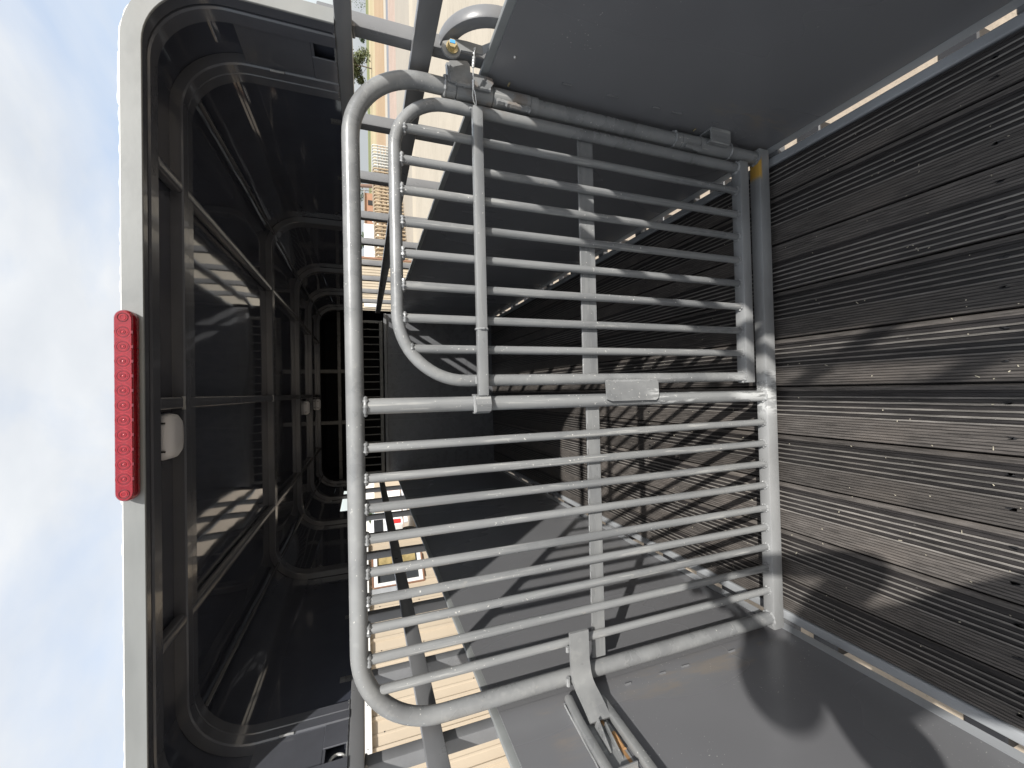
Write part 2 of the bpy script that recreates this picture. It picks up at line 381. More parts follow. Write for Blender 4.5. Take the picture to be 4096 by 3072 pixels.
# cross members, floor side rails and the slot beside the deck
for y in [u + .04 for u in (-1.55, -1.14, -.73, -.32, .09, .58, .985, 1.40, 1.80, 2.20, 2.60, 3.0, 3.4, 3.8, 4.2, 4.6)]:
    bm = B(); box(bm, -.96, .96, y - .04, y + .045, -.15, -.052, .004); P('cross_member', bm, M_black)
for s in (-1, 1):
    bm = B()
    box(bm, s * .8585, s * .891, YB, YF, -.05, .004, .006, seg=3); P('floor_rail', bm, M_galv)
    bm = B()
    for yy in (-1.5, -1.0, -.5, 0.0, .47, 1.135, 1.56, 1.96, 2.36, 2.76, 3.2, 3.6, 4.05, 4.5):
        box(bm, s * .895, s * .965, yy - .028, yy + .028, -.045, -.004, .003)
    P('rail_spacers', bm, M_rail, kind='stuff')
    # wall sheet in two lengths, lapped and stitch-welded beside the gate
    for y0, y1, dx in ((YB, 1.137, .0), (1.133, YF, .002)):
        bm = B(); box(bm, s * (X0 + dx), s * (X0 + .004 + dx), y0, y1, .028, 1.155); P('wall_sheet', bm, M_wall)
    bm = B(); plate(bm, [(s * (X0 - .001), YB, .030), (s * (X0 - .001), YF, .030), (s * (X0 - .004), YF, -.006), (s * (X0 - .004), YB, -.006)], (s, 0, -.3), .004); P('sheet_bottom_lip', bm, M_galv, 0)
    bm = B(); sweep(bm, [(s * (X0 + .012), YB, 1.158), (s * (X0 + .012), YF, 1.158)], 1, sec=rsec(.0085, .019, .7)); P('sheet_top_lip', bm, M_trim)
    bm = B()
    for z in (.33, .52, .60, .74, .93):
        zz = z + random.uniform(-.03, .03); bead(bm, (s * (X0 - .001), 1.095 + (s > 0) * -.03, zz), (s * (X0 - .001), 1.095 + (s > 0) * -.03, zz + random.uniform(.02, .04)), .0035, 0)
    P('stitch_welds', bm, M_rail, kind='stuff')
    # rails of the open side
    bm = B(); box(bm, s * .917, s * .942, YB, YF, 1.317, 1.371, .004, seg=2); P('mid_rail', bm, M_rail)
    bm = B(); box(bm, s * .915, s * .958, YB, YF, 1.518, 1.558, .004, seg=2); P('top_rail', bm, M_rail)
    ups = ([1.09, 1.485, 1.875, 2.29, 2.685, 3.13, 3.55, 4.0, 4.43] if s > 0 else [1.13, 1.478, 1.885, 2.60, 2.945, 3.40, 3.90, 4.35]) + [.69, .29, -.11, -.51, -.91, -1.31, -1.71]
    for u in ups:
        bm = B()
        box(bm, s * .9435, s * .983, u - .001, u + .037, -.04, 1.60, .004, seg=2)
        bead(bm, (s * .945, u - .002, 1.162), (s * .975, u - .002, 1.162), .004, 1)
        bead(bm, (s * .944, u - .002, 1.515), (s * .944, u + .037, 1.515), .004, 1)
        P('upright', bm, [M_rail, M_rail])

# half roof: bows, purlins, sheet and skirts
def arch(zin, xin, R, t, y0, y1, zf, n=14, tin=0, pts_only=False, wob=0, ny=1):
    prof = [(xin, zf), (xin, (zf + zin - R) / 2)] + [(xin - R + R * math.cos(R_(90 * k / n)), zin - R + R * math.sin(R_(90 * k / n))) for k in range(n + 1)]
    nr = [(1, 0), (1, 0)] + [(math.cos(R_(90 * k / n)), math.sin(R_(90 * k / n))) for k in range(n + 1)]
    m = 8; half = [(a, b, c, d) for (a, b), (c, d) in zip(prof, nr)]
    mid = [((xin - R) * (1 - 2 * k / m), zin, 0, 1) for k in range(1, m)]
    full = half + mid + [(-a, b, -c, d) for a, b, c, d in half[::-1]]
    return full
def shell(bm, full, t0, t1, y0, y1, mi=0, ny=1, clip=None):
    rings = []; ch = .0035 if y1 - y0 > .02 else .001
    for (a, b, c, d) in full:
        rings.append([bm.verts.new((a + c * tt, yy, b + d * tt)) for tt, yy in ((t0, y0 + ch), (t0, y1 - ch), (t0 + ch, y1), (t1, y1), (t1, y0), (t0 + ch, y0))])
    for i in range(len(rings) - 1):
        for k in range(6):
            f = bm.faces.new((rings[i][k], rings[i][(k + 1) % 6], rings[i + 1][(k + 1) % 6], rings[i + 1][k])); f.material_index = mi
    bm.faces.new(rings[0]); bm.faces.new(rings[-1])
A1 = arch(1.937, .911, .15, 0, 0, 0, 1.559); A2 = arch(1.936, .912, .15, 0, 0, 0, 1.559)
bm = B(); shell(bm, A1, 0.003, .034, 1.062, 1.098); P('rear_bow', bm, M_bow)
bm = B(); shell(bm, A1, 0.0, .030, 1.101, 1.142); P('roof_bow', bm, M_bow)
bm = B(); shell(bm, A1, -.004, .032, 1.056, 1.0615)
P('roof_edge_trim', bm, M_trim)
bm = B(); pr = [(a + c * .0335, 1.064, b + d * .0335) for a, b, c, d in A1][4:-4]; q = []
for a, b in zip(pr[:-1], pr[1:]):
    k = max(2, int((Vector(b) - Vector(a)).length / .006))
    q += [Vector(a).lerp(Vector(b), j / k) for j in range(k)]
sweep(bm, q, .0044, 7, rf=lambda i: .7 + .9 * abs(noise.noise(Vector((i * .17, 3, 1)))) + .5 * (noise.noise(Vector((i * .03, 1, 7))) > .25)); P('sealant_bead', bm, M_caulk)
for yc in (1.272, 2.36, 3.27, 4.02, 4.72):
    bm = B(); shell(bm, A2, 0.0, .029, yc, yc + .036); shell(bm, A2, 0.003, .029, yc + .039, yc + .078)
    if yc < 1.3:
        for s in (-1, 1): bead(bm, (s * .911, yc - .001, 1.70), (s * .911, yc - .001, 1.735), .003, 1)
    P('roof_bow', bm, [M_bow, M_weld])
bm = B(); full = [p for p in arch(1.966, .943, .175, 0, 0, 0, 1.79)][1:-1]
cuts = [1.07, 1.312, 2.40, 3.31, 4.06, 4.76, 4.95]
for a, b in zip(cuts[:-1], cuts[1:]):
    bm = B(); sh = full[1:-1]
    ny = 8; nx = len(sh); g = [[None] * (ny + 1) for _ in range(nx)]
    for i, (x, z, c, d) in enumerate(sh):
        for j in range(ny + 1):
            yy = a + (b - a) * j / ny; e = math.sin(math.pi * j / ny)
            w = .0045 * e * noise.noise(Vector((x * 3.1, yy * 2.6, 4.0))) if (b - a) > .4 else 0
            g[i][j] = bm.verts.new((x + c * w, yy, z + d * w))
    for i in range(nx - 1):
        for j in range(ny): bm.faces.new((g[i][j], g[i + 1][j], g[i + 1][j + 1], g[i][j + 1]))
    r = solid(bm, geom=bm.faces[:], thickness=.002)
    P('roof_sheet', bm, M_in, 60)
for s in (-1, 1):
    segs = [(1.07, YF + .08, 1.559, 1.792)] if s > 0 else [(1.07, 3.62, 1.559, 1.792), (4.36, YF + .08, 1.559, 1.792), (3.62, 4.36, 1.559, 1.60), (3.62, 4.36, 1.705, 1.792)]
    for y0, y1, z0, z1 in segs:
        bm = B(); box(bm, s * .9435, s * .9455, y0, y1, z0, z1); P('side_skirt', bm, M_in)
    bm = B(); box(bm, s * .918, s * .9215, 1.143, 1.271, 1.622, 1.79); P('skirt_liner', bm, M_bow)
    bm = B(); box(bm, s * .914, s * .9185, 1.190, 1.271, 1.560, 1.621, .001); box(bm, s * .916, s * .9195, 1.143, 1.192, 1.614, 1.6205); P('pocket_plate', bm, M_bow)
    if s < 0:
        bm = B(); sweep(bm, [(s * .935, 1.166 + .018 * math.cos(k * .4), 1.585 + .018 * math.sin(k * .4)) for k in range(17)], .004, 8); P('tie_ring', bm, M_wire)
    bm = B(); box(bm, s * .555 - .015, s * .555 + .015, 1.142, YF, 1.938, 1.964, .006, seg=3); P('purlin', bm, M_bow)
    bm = B(); sweep(bm, [(s * .838, 1.35, 1.925), (s * .838, YF, 1.925)], 1, sec=rsec(.006, .006, .5)); P('seam_strip', bm, M_bow)
    bm = B(); bead(bm, (s * .918, 1.065, 1.561), (s * .918, 1.35, 1.561), .0035, 0); P('rail_weld', bm, M_rail)
bm = B(); box(bm, -.018, .012, 1.142, YF, 1.938, 1.964, .006, seg=3)
for y in (1.272, 2.36): bead(bm, (-.02, y - .004, 1.938), (.013, y - .004, 1.938), .004, 1)
P('purlin', bm, [M_bow, M_weld])
# dome lights
for (x, y) in ((-.082, 1.205), (-.095, 3.70), (-.09, 4.60)):
    bm = B(); prof = [(.0, .0), (.48, 0), (.5, .35), (.46, .75), (.36, .95), (.2, 1), (0, 1)]
    n = 28; rings = []
    for r_, h in prof[1:-1]:
        ring = []
        for k in range(n):
            a = 2 * math.pi * k / n; ca, sa = math.cos(a), math.sin(a)
            ex = .112 * math.copysign(abs(ca) ** .6, ca) * r_; ey = .088 * math.copysign(abs(sa) ** .6, sa) * r_
            ring.append(bm.verts.new((x + ex, y + ey, 1.966 - .040 * h)))
        rings.append(ring)
    for i in range(len(rings) - 1):
        for k in range(n): bm.faces.new((rings[i][k], rings[i][(k + 1) % n], rings[i + 1][(k + 1) % n], rings[i + 1][k]))
    bm.faces.new(rings[-1])
    dl = P('dome_light', bm, M_white, 50)
    for k in (-1, 1):
        bm = B(); box(bm, x + k * .033 - .002, x + k * .033 + .002, y - .0445, y - .041, 1.938, 1.955); sub('light_slot', bm, M_black, dl)

# red lamp bar on the rear edge of the roof
def red_mat(name, c, tr, em=0):
    t = NT(name); f = t.noise(160, 3, .6)
    return t.out(t.mix(t.ramp(f, .4, .6), tuple(v * .8 for v in c), c), .12, t.bump(f, .0004, .5), Specular_IOR_Level=.6, Coat_Weight=.5)
M_red = red_mat('red_lens', (.27, .005, .011), .3); M_red2 = red_mat('red_reflector_rings', (.42, .028, .036), .2); M_red3 = red_mat('dark_red_groove', (.14, .004, .007), .2)
lampx0, lampx1, lz = -.196, .190, 1.9565
bm = B(); r0 = .0168; n = 12; out_ = []
for k in range(n + 1):
    a = math.pi / 2 - math.pi * k / n; out_.append((lampx1 - r0 + r0 * math.cos(a), r0 * math.sin(a)))
for k in range(n + 1):
    a = -math.pi / 2 - math.pi * k / n; out_.append((lampx0 + r0 + r0 * math.cos(a), r0 * math.sin(a)))
rings = []
for sc_, yy in ((1, 1.053), (1, 1.040), (.93, 1.034), (.80, 1.031)):
    rings.append([bm.verts.new((x + (1 - sc_) * (-.019 if x > 0 else .019) * .9, yy, lz + z * sc_)) for x, z in out_])
for i in range(3):
    for k in range(len(out_)): bm.faces.new((rings[i][k], rings[i][(k + 1) % len(out_)], rings[i + 1][(k + 1) % len(out_)], rings[i + 1][k]))
bm.faces.new(rings[-1]); bm.faces.new(rings[0])
lamp = P('lamp_bar', bm, M_red, 40)
for k in range(11):
    x = lampx0 + .046 + k * (lampx1 - lampx0 - .092) / 10
    bm = B()
    for rr, mi in ((.0135, 0), (.0100, 1), (.0070, 0), (.0042, 1)):
        pts = [(x + rr * math.cos(a * .2618), 1.0312, lz + rr * math.sin(a * .2618)) for a in range(25)]
        sweep(bm, pts, .0006, 6, mi)
    r = bmesh.ops.create_uvsphere(bm, u_segments=10, v_segments=6, radius=.0022)
    for v in r['verts']: v.co = Vector((x + v.co.x, 1.0312 + v.co.y * .5, lz + v.co.z))
    box(bm, x - .003, x + .003, 1.0305, 1.033, lz - .0163, lz - .0135, mi=1)
    sub('lens_ring', bm, [M_red2, M_red3], lamp).location = (0, 0, 0)
for x in (lampx0 + .0165, lampx1 - .0165):
    bm = B()
    for rr, mi in ((.0085, 1), (.0048, 0)): sweep(bm, [(x + rr * math.cos(a * .2618), 1.0312, lz + rr * math.sin(a * .2618)) for a in range(25)], .001, 6, mi)
    sub('screw_recess', bm, [M_red2, M_red3], lamp)

# front wall
bm = B(); box(bm, -X0, X0, YF, YF + .004, 0, 1.252); P('front_wall_sheet', bm, M_front)
bm = B(); box(bm, -X0, X0, YF - .006, YF - .001, .322, .49, .001); P('front_wall_band', bm, M_front)
for x in (-.30, .46):
    bm = B(); box(bm, x - .004, x + .004, YF - .003, YF - .001, .5, 1.24); P('front_wall_seam', bm, M_rail)
bm = B(); box(bm, -X0, X0, YF - .03, YF + .02, 1.252, 1.285, .004); P('front_wall_ledge', bm, M_rail)
vf = B()
for x0, x1, z0, z1 in ((-.89, .83, 1.298, 1.335), (-.89, .83, 1.545, 1.58), (-.89, -.862, 1.335, 1.545), (.802, .83, 1.335, 1.545)): box(vf, x0, x1, YF - .03, YF, z0, z1, .003)
vent = P('front_vent', vf, M_slat)
for k in range(19):
    x = -.79 + k * .0845
    bm = B(); box(bm, x - .005, x + .005, YF - .026, YF - .002, 1.335, 1.545, .002); sub('vent_slat', bm, M_slat, vent)
for x in (-.30, .26):
    bm = B(); box(bm, x - .02, x + .02, YF - .03, YF - .004, 1.60, 1.96, .003); P('front_frame_post', bm, M_slat)
bm = B(); box(bm, -X0, X0, YF - .032, YF - .002, 1.74, 1.775, .003); P('front_frame_rail', bm, M_slat)
bm = B(); box(bm, -X0 - .03, X0 + .03, YF + .9, YF + .91, -.1, 2.0)
for s in (-1, 1): box(bm, s * .945, s * .949, YF, YF + .9, -.1, 2.0)
box(bm, -.95, .95, YF, YF + .9, 1.97, 1.975); box(bm, -.95, .95, YF, YF + .9, -.1, -.09)
P('nose_compartment', bm, M_void)

# ------------------------------------------------------------------ divider gate
GY = 1.135
bm = B(); r = .0225; zt = 1.527; rc = .19; xl, xr = -.868, .874
pts = [Vector((xl, GY, .085)), Vector((xl, GY, .6)), Vector((xl, GY, 1.1))] + arcpts(xl + rc + .02, zt - rc - .02, rc + .02, 180, 90, 16, GY) + [Vector((0, GY, zt))] + arcpts(xr - rc, zt - rc, rc, 90, 0, 16, GY) + [Vector((xr, GY, 1.0)), Vector((xr, GY, .085))]
sweep(bm, pts, r, 28)
weld(bm, (xl, GY, .088), (0, 0, 1), r + .002, 1); weld(bm, (xr, GY, .088), (0, 0, 1), r + .002, 1)
gate = P('divider_gate', bm, [M_gateL, M_weld])
def G(name, bm, mats, smooth=35, kind=None): return sub(name, bm, mats, gate, smooth, kind)
gate.location = -Vector((0, 0, ZG))
bm = B(); box(bm, -.905, .905, GY - .022, GY + .022, .036, .087, .004, seg=2); G('base_tube', bm, M_gbot)
bm = B(); sweep(bm, [(-.033, GY, .087), (-.024, GY, zt - .02)], .0208, 26)
weld(bm, (-.0242, GY, zt - .025), (0, 0, 1), .0225, 1, .0052); weld(bm, (-.033, GY, .09), (0, 0, 1), .022, 1); G('centre_post', bm, [M_gate, M_weld])
for x in (-.133, -.213, -.290, -.370, -.456, -.528, -.602, -.680, -.764):
    top = zt - .02 if x > -.7 else zt - .034
    bm = B(); sweep(bm, [(x, GY, .087), (x, GY, top)], .0122, 18)
    weld(bm, (x, GY, top - .004), (0, 0, 1), .0138, 1, .0045); weld(bm, (x, GY, .090), (0, 0, 1), .0135, 1, .0035); G('bar', bm, [M_gate, M_weld])
bm = B(); box(bm, -.846, -.045, GY + .012, GY + .020, .79, .837, .0015)
for x in (-.133, -.213, -.290, -.370, -.456, -.528, -.602, -.680, -.764): bead(bm, (x + .014, GY + .0115, .838), (x + .03, GY + .0115, .838), .002, 1)
G('flat_strap', bm, [M_gateH, M_weld])
# sliding gate in the right half
bm = B(); ri = .0168; zi = 1.4165; a1, a2 = .040, .8215; rl = .185; rr_ = .15
pts = [Vector((a1, GY, .183)), Vector((a1, GY, .7)), Vector((a1, GY, 1.1))] + arcpts(a1 + rl, zi - rl, rl, 180, 90, 14, GY) + [Vector((.5, GY, zi))] + arcpts(a2 - rr_, zi - rr_, rr_, 90, 0, 14, GY) + [Vector((a2, GY, .9)), Vector((a2, GY, .183))]
sweep(bm, pts, ri, 24); weld(bm, (a1, GY, .186), (0, 0, 1), ri + .002, 1); weld(bm, (a2, GY, .186), (0, 0, 1), ri + .002, 1)
slide = P('slide_gate', bm, [M_gateL, M_weld]); slide.location = -Vector((0, 0, ZG))
def SG(name, bm, mats, smooth=35, kind=None): return sub(name, bm, mats, slide, smooth, kind)
bm = B(); box(bm, .018, .842, GY - .021, GY + .021, .142, .184, .004, seg=2); SG('base_tube', bm, M_gbot)
for x, top in ((.735, 1.392), (.646, 1.401), (.562, 1.402), (.474, 1.402), (.388, 1.402), (.301, 1.402), (.212, 1.400), (.128, 1.383)):
    bm = B(); sweep(bm, [(x, GY, .184), (x, GY, top)], .0122, 18)
    weld(bm, (x, GY, top - .002), (0, 0, 1), .0135, 1, .0045); weld(bm, (x, GY, .187), (0, 0, 1), .0135, 1, .0035); SG('bar', bm, [M_gate, M_weld])
bm = B(); box(bm, .04, .812, GY + .012, GY + .020, .79, .845, .0015); SG('flat_strap', bm, M_gateH)
bm = B(); box(bm, -.004, .812, 1.094, 1.117, 1.176, 1.205, .003, seg=2); weld(bm, (.183, 1.1055, 1.1905), (1, 0, 0), .0165, 1, .003)
bead(bm, (.03, 1.112, 1.207), (.05, 1.112, 1.207), .0035, 1); bead(bm, (.812, 1.112, 1.19), (.812, 1.112, 1.21), .004, 1); SG('latch_bar', bm, [M_gateH, M_weld])
bm = B(); sh = [(.0, .0), (.0, 1), (.03, 1)]
pl = [(-.032, .600), (-.032, .770), (-.026, .787), (.029, .790), (.029, .590), (-.014, .588), (-.027, .592)]
f1 = [bm.verts.new((x, 1.104, z)) for x, z in pl]; f2 = [bm.verts.new((x, 1.110, z)) for x, z in pl]
bm.faces.new(f1); bm.faces.new(f2)
for k in range(len(pl)): bm.faces.new((f1[k], f1[(k + 1) % len(pl)], f2[(k + 1) % len(pl)], f2[k]))
bead(bm, (.031, 1.108, .592), (.031, 1.108, .788), .0045, 1); SG('stop_plate', bm, [M_gateL, M_weld])
# clasp on the post
bm = B()
cl = [(.001, 1.150), (.001, 1.118), (-.006, 1.098), (-.028, 1.090), (-.047, 1.098), (-.054, 1.118), (-.054, 1.150)]
for k in range(len(cl) - 1):
    (xa, ya), (xb, yb) = cl[k], cl[k + 1]
    vs = [bm.verts.new(p) for p in ((xa, ya, 1.170), (xb, yb, 1.170), (xb, yb, 1.212), (xa, ya, 1.212))]; bm.faces.new(vs)
bmesh.ops.remove_doubles(bm, verts=bm.verts[:], dist=1e-5); solid(bm, geom=bm.faces[:], thickness=.005)
bead(bm, (-.004, 1.108, 1.214), (-.05, 1.103, 1.214), .005, 1); G('latch_clasp', bm, [M_gate, M_weld])
# S-bent catch strap on the left of the gate
def strap(bm, path, z0s, th=.009):
    A = []
    for (x, y), (za, zb) in zip(path, z0s): A.append((Vector((x, y, za)), Vector((x, y, zb))))
    vs = [[bm.verts.new(a), bm.verts.new(b)] for a, b in A]
    for i in range(len(vs) - 1): bm.faces.new((vs[i][0], vs[i + 1][0], vs[i + 1][1], vs[i][1]))
    solid(bm, geom=bm.faces[:], thickness=th)
bm = B()
path = [(-.715, 1.101), (-.80, 1.099), (-.840, 1.094), (-.858, 1.082), (-.868, 1.064), (-.876, 1.042), (-.885, 1.020), (-.893, 1.004), (-.902, .99)]
zs = [(.882, .944)] * 2 + [(.880, .943)] * 7
strap(bm, path, zs); bead(bm, (-.76, 1.108, .946), (-.776, 1.108, .946), .005, 1); bead(bm, (-.85, 1.108, .946), (-.875, 1.108, .946), .006, 1)
G('catch_strap', bm, [M_gateL, M_weld])

# hinges on the right leg
def sleeve(bm, z0, z1, r, mi=0, cx=xr, cy=GY): sweep(bm, [(cx, cy, z0), (cx, cy, z1)], r, 26, mi)
for z0, z1, zw in ((1.247, 1.275, 1.277), (.995, 1.020, None), (.450, .474, .476), (.225, .262, .224)):
    bm = B(); sleeve(bm, z0, z1, .0262)
    if zw: weld(bm, (xr, GY, zw), (0, 0, 1), .0255, 1, .0038, arc=.95)
    G('hinge_collar', bm, [M_gate, M_weld])
bm = B(); sleeve(bm, 1.140, 1.244, .0285); bead(bm, (.905, GY - .016, 1.240), (.902, GY - .019, 1.150), .0055, 0); h1 = P('hinge_sleeve', bm, [M_gate, M_weld])
bm = B(); sleeve(bm, 1.022, 1.136, .0272); G('hinge_knuckle', bm, [M_gate, M_weld])
for z0, z1 in ((1.022, 1.128), (.372, .44)):
    bm = B(); bead(bm, (.850, GY - .022, z1), (.846, GY - .022, z0), .0085, 0); G('hinge_weld', bm, [M_gate])
bm = B(); sleeve(bm, .372, .448, .0272); G('hinge_knuckle', bm, [M_gate])
bm = B(); sleeve(bm, .264, .370, .0288); h2 = P('hinge_sleeve', bm, [M_gate, M_weld])
bm = B(); box(bm, .868, .914, GY - .052, GY - .046, .262, .352, .001); box(bm, .908, .914, GY - .046, GY + .0, .262, .352, .001); box(bm, .866, .872, GY - .046, GY - .022, .262, .352, .001)
bead(bm, (.868, GY - .046, .266), (.868, GY - .046, .350), .005, 1); bead(bm, (.912, GY - .05, .266), (.912, GY - .05, .350), .0035, 1)
P('hinge_bracket', bm, [M_gate, M_gate])
for gx, gz in ((.905, .404), (.903, 1.092)):
    bm = B()
    for v in bmesh.ops.create_cone(bm, cap_ends=True, segments=10, radius1=.0035, radius2=.0022, depth=.012)['verts']: v.co = Vector((gx, GY - .03, gz)) + Vector((v.co.x, -v.co.z, v.co.y))
    P('grease_nipple', bm, M_zinc)

# slam plate with bolt, cable lanyard, curved tube outside the right wall
bm = B(); cxp, czp, rp = .918, 1.273, .0255; py = 1.050
body = [(cxp + rp * math.cos(R_(a)), py, czp + rp * math.sin(R_(a))) for a in range(60, 275, 15)] + [(.9195, py, 1.246), (.922, py, 1.213), (.923, py, 1.186), (.947, py, 1.189), (.948, py, 1.23), (.946, py, 1.262)]
plate(bm, body, (0, 1, 0), .006)
plate(bm, [(.947, py, 1.1885), (.923, py, 1.1855), (.928, 1.020, 1.157), (.952, 1.020, 1.149)], (0, 1, .5), .006)
P('keeper_plate', bm, M_gateL)
bm = B()
w_ = bmesh.ops.create_cone(bm, cap_ends=True, segments=24, radius1=.0165, radius2=.0165, depth=.004)
for v in w_['verts']: v.co = Vector((cxp + v.co.x, py - .003 + v.co.z, czp - .002 + v.co.y))
w_ = bmesh.ops.create_cone(bm, cap_ends=True, segments=6, radius1=.0118, radius2=.0110, depth=.012)
for v in w_['verts']: v.co = Vector((cxp + v.co.x, py - .011 + v.co.z, czp + v.co.y))
bt = P('hex_bolt', bm, M_zinc, 25)
bm = B(); box(bm, cxp - .001, cxp + .0075, py - .0182, py - .0172, czp - .007, czp + .007, 0); sub('paint_mark', bm, M_blue, bt, 0)
bm = B()
plate(bm, [(.921, 1.095, 1.269), (.866, 1.095, 1.266), (.862, 1.095, 1.229), (.863, 1.095, 1.157), (.885, 1.095, 1.143), (.899, 1.095, 1.146), (.901, 1.095, 1.160), (.902, 1.095, 1.21), (.923, 1.095, 1.211), (.932, 1.095, 1.219)], (0, 1, 0), .007)
plate(bm, [(.921, 1.102, 1.269), (.868, 1.102, 1.266), (.878, 1.125, 1.266), (.93, 1.125, 1.269)], (0, .1, 1), .006)
bead(bm, (.8625, 1.096, 1.25), (.864, 1.096, 1.152), .0055, 0)
P('hinge_gusset', bm, [M_gateL, M_weld])
bm = B()
C0 = Vector((.965, 1.125, 1.155)); pts = [(.968, .975, 1.0), (.968, .978, 1.155 - .02)] + [(.968, 1.1 - .122 * math.cos(R_(90 * k / 14)), 1.155 + .125 * math.sin(R_(90 * k / 14))) for k in range(15)] + [(.968, 1.13, 1.28)]
sweep(bm, pts, 1, sec=rsec(.0185, .0185, .35)); P('curved_guard_tube', bm, M_rail)
LY = thing('cable_lanyard', 'thin steel cable lanyard with crimped sleeves hanging from the slotted plate beside the yellow bolt', 'cable', (.95, 1.05, 1.20))
def LP(name, bm, m): return fin(name, bm, m, LY)
bm = B()
sweep(bm, [(.934, 1.050, 1.210), (.931, 1.044, 1.209), (.922, 1.048, 1.2105), (.905, 1.055, 1.211), (.888, 1.062, 1.2115), (.872, 1.071, 1.209), (.852, 1.083, 1.206), (.836, 1.090, 1.207), (.822, 1.095, 1.203), (.812, 1.1, 1.195)], .0017, 8)
sweep(bm, [(.850, 1.083, 1.205), (.836, 1.088, 1.199), (.822, 1.093, 1.196), (.812, 1.1, 1.194)], .0015, 8)
sweep(bm, [(.934, 1.049, 1.210), (.928, 1.052, 1.214), (.918, 1.051, 1.2115)], .0015, 8)
LP('cable', bm, M_wire)
for a, b, rr in (((.912, 1.052, 1.211), (.890, 1.061, 1.2115), .0046), ((.866, 1.0745, 1.208), (.846, 1.0855, 1.2055), .0040)):
    bm = B(); sweep(bm, [Vector(a).lerp(Vector(b), k / 10) for k in range(11)], rr, 10, rf=lambda i: 1 - .18 * (i in (3, 6, 9))); LP('crimp_sleeve', bm, M_wire)

# latch channel on the left wall
bm = B(); xw = -.914
sweep(bm, [(-.900, 1.092, .954), (-.898, 1.080, .957), (-.897, 1.0, .968), (-.897, .60, .988)], 1, sec=rsec(.0105, .0125, .8)); bead(bm, (-.9115, 1.085, .970), (-.9115, .62, 1.003), .0028, 1, .012); P('catch_upper_bar', bm, [M_gateL, M_weld])
bm = B(); sweep(bm, [(-.899, 1.055, .868), (-.899, .60, .884)], 1, sec=rsec(.011, .011, .4)); P('catch_lower_bar', bm, M_gateL)
bm = B(); box(bm, -.9125, -.9105, .60, 1.04, .897, .906, 0); bead(bm, (-.911, .90, .895), (-.911, .955, .893), .005, 0); P('catch_rust_stain', bm, M_rust, label='orange rust stain in the catch channel')
bm = B(); plate(bm, [(-.914, 1.0, .955), (-.914, 1.0, .885), (-.914, .72, .90), (-.914, .72, .965)], (1, 0, 0), .003)
plate(bm, [(-.908, .985, .928), (-.880, .975, .924), (-.905, .90, .934), (-.911, .90, .936)], (0, 0, 1), .004)
plate(bm, [(-.908, .975, .905), (-.886, .965, .908), (-.905, .88, .915), (-.911, .88, .914)], (0, 0, 1), .004)
box(bm, -.912, -.895, .845, .850, .895, .95, .001); P('catch_plates', bm, M_gate)
bm = B(); w_ = bmesh.ops.create_uvsphere(bm, u_segments=10, v_segments=7, radius=.004)
for v in w_['verts']: v.co = Vector((.913, 1.02, 1.105)) + v.co
P('rivet', bm, M_wire)

# loose bits on the deck
bm = B()
for _ in range(420):
    x, y = random.uniform(-.84, .84), random.uniform(.1, 3.0); a = random.uniform(0, 6.28); l = random.choice((.0012, .0018, .0025, .005)); w = .0011
    if l > .004 and random.random() > .3: l = .002
    c, s_ = math.cos(a), math.sin(a)
    vs = [bm.verts.new((x + c * p - s_ * q, y + s_ * p + c * q, .0016 + h)) for p, q, h in ((-l, -w, 0), (l, -w, .0006), (l, w, 0), (-l, w, .0006))]
    bm.faces.new(vs)
M_fleck = paint('straw_flecks', (.52, .48, .38), .8, .3)
tag(fin('straw_flecks', bm, M_fleck, smooth=0), 'pale straw flecks and crumbs scattered over the dark ribbed deck', 'debris', kind='stuff')

# ------------------------------------------------------------------ shed with beige ribbed siding on the left
def siding_mat(name, c):
    t = NT(name); a = t.noise(1.2, 4, .6); b = t.noise(30, 3, .6, stretch=(1, 1, .1))
    return t.out(t.mix(t.ramp(a, .3, .7), tuple(v * .94 for v in c), tuple(v * 1.04 for v in c)), .5, t.bump(b, .0008, .5))
M_beige = siding_mat('beige_siding', (.50, .425, .325)); M_beige2 = siding_mat('beige_shed_siding', (.46, .40, .31))
M_whitep = siding_mat('white_trim', (.80, .80, .78)); M_brown = siding_mat('brown_trim', (.26, .14, .09)); M_roofm = siding_mat('roof_panel', (.30, .27, .24))
M_shadowgap = paint('dark_void', (.03, .03, .03), .8)
t = NT('window_glass'); M_glass = t.out((.05, .055, .06), .03, t.bump(t.noise(2, 2, .5), .004, .3), Specular_IOR_Level=1.0, Coat_Weight=1.0, Coat_Roughness=.02)
t = NT('straw_reflection_paint'); M_reflpaint = t.out(t.mix(t.ramp(t.noise(9, 4, .6), .4, .6), (.40, .31, .14), (.27, .21, .09)), .7)  # straw-yellow window reflection, painted as a plain matt colour
P1 = Vector((-3.07, 3.94, 0)); dW = Vector((.616, .788, 0)); nW = Vector((.788, -.616, 0))
angW = math.atan2(dW.y, dW.x)
shed = thing('siding_shed', 'beige ribbed metal shed with white eave trim standing left of the trailer', 'shed', (P1.x, P1.y, ZG), rz=0)
rotW = Matrix.Rotation(angW, 4, 'Z')
def at(o, par):                               # local frame: x along the wall, y into the shed, z up from the trailer deck level
    o.parent = par; o.matrix_local = Matrix.Translation((0, 0, -ZG)) @ rotW; return o
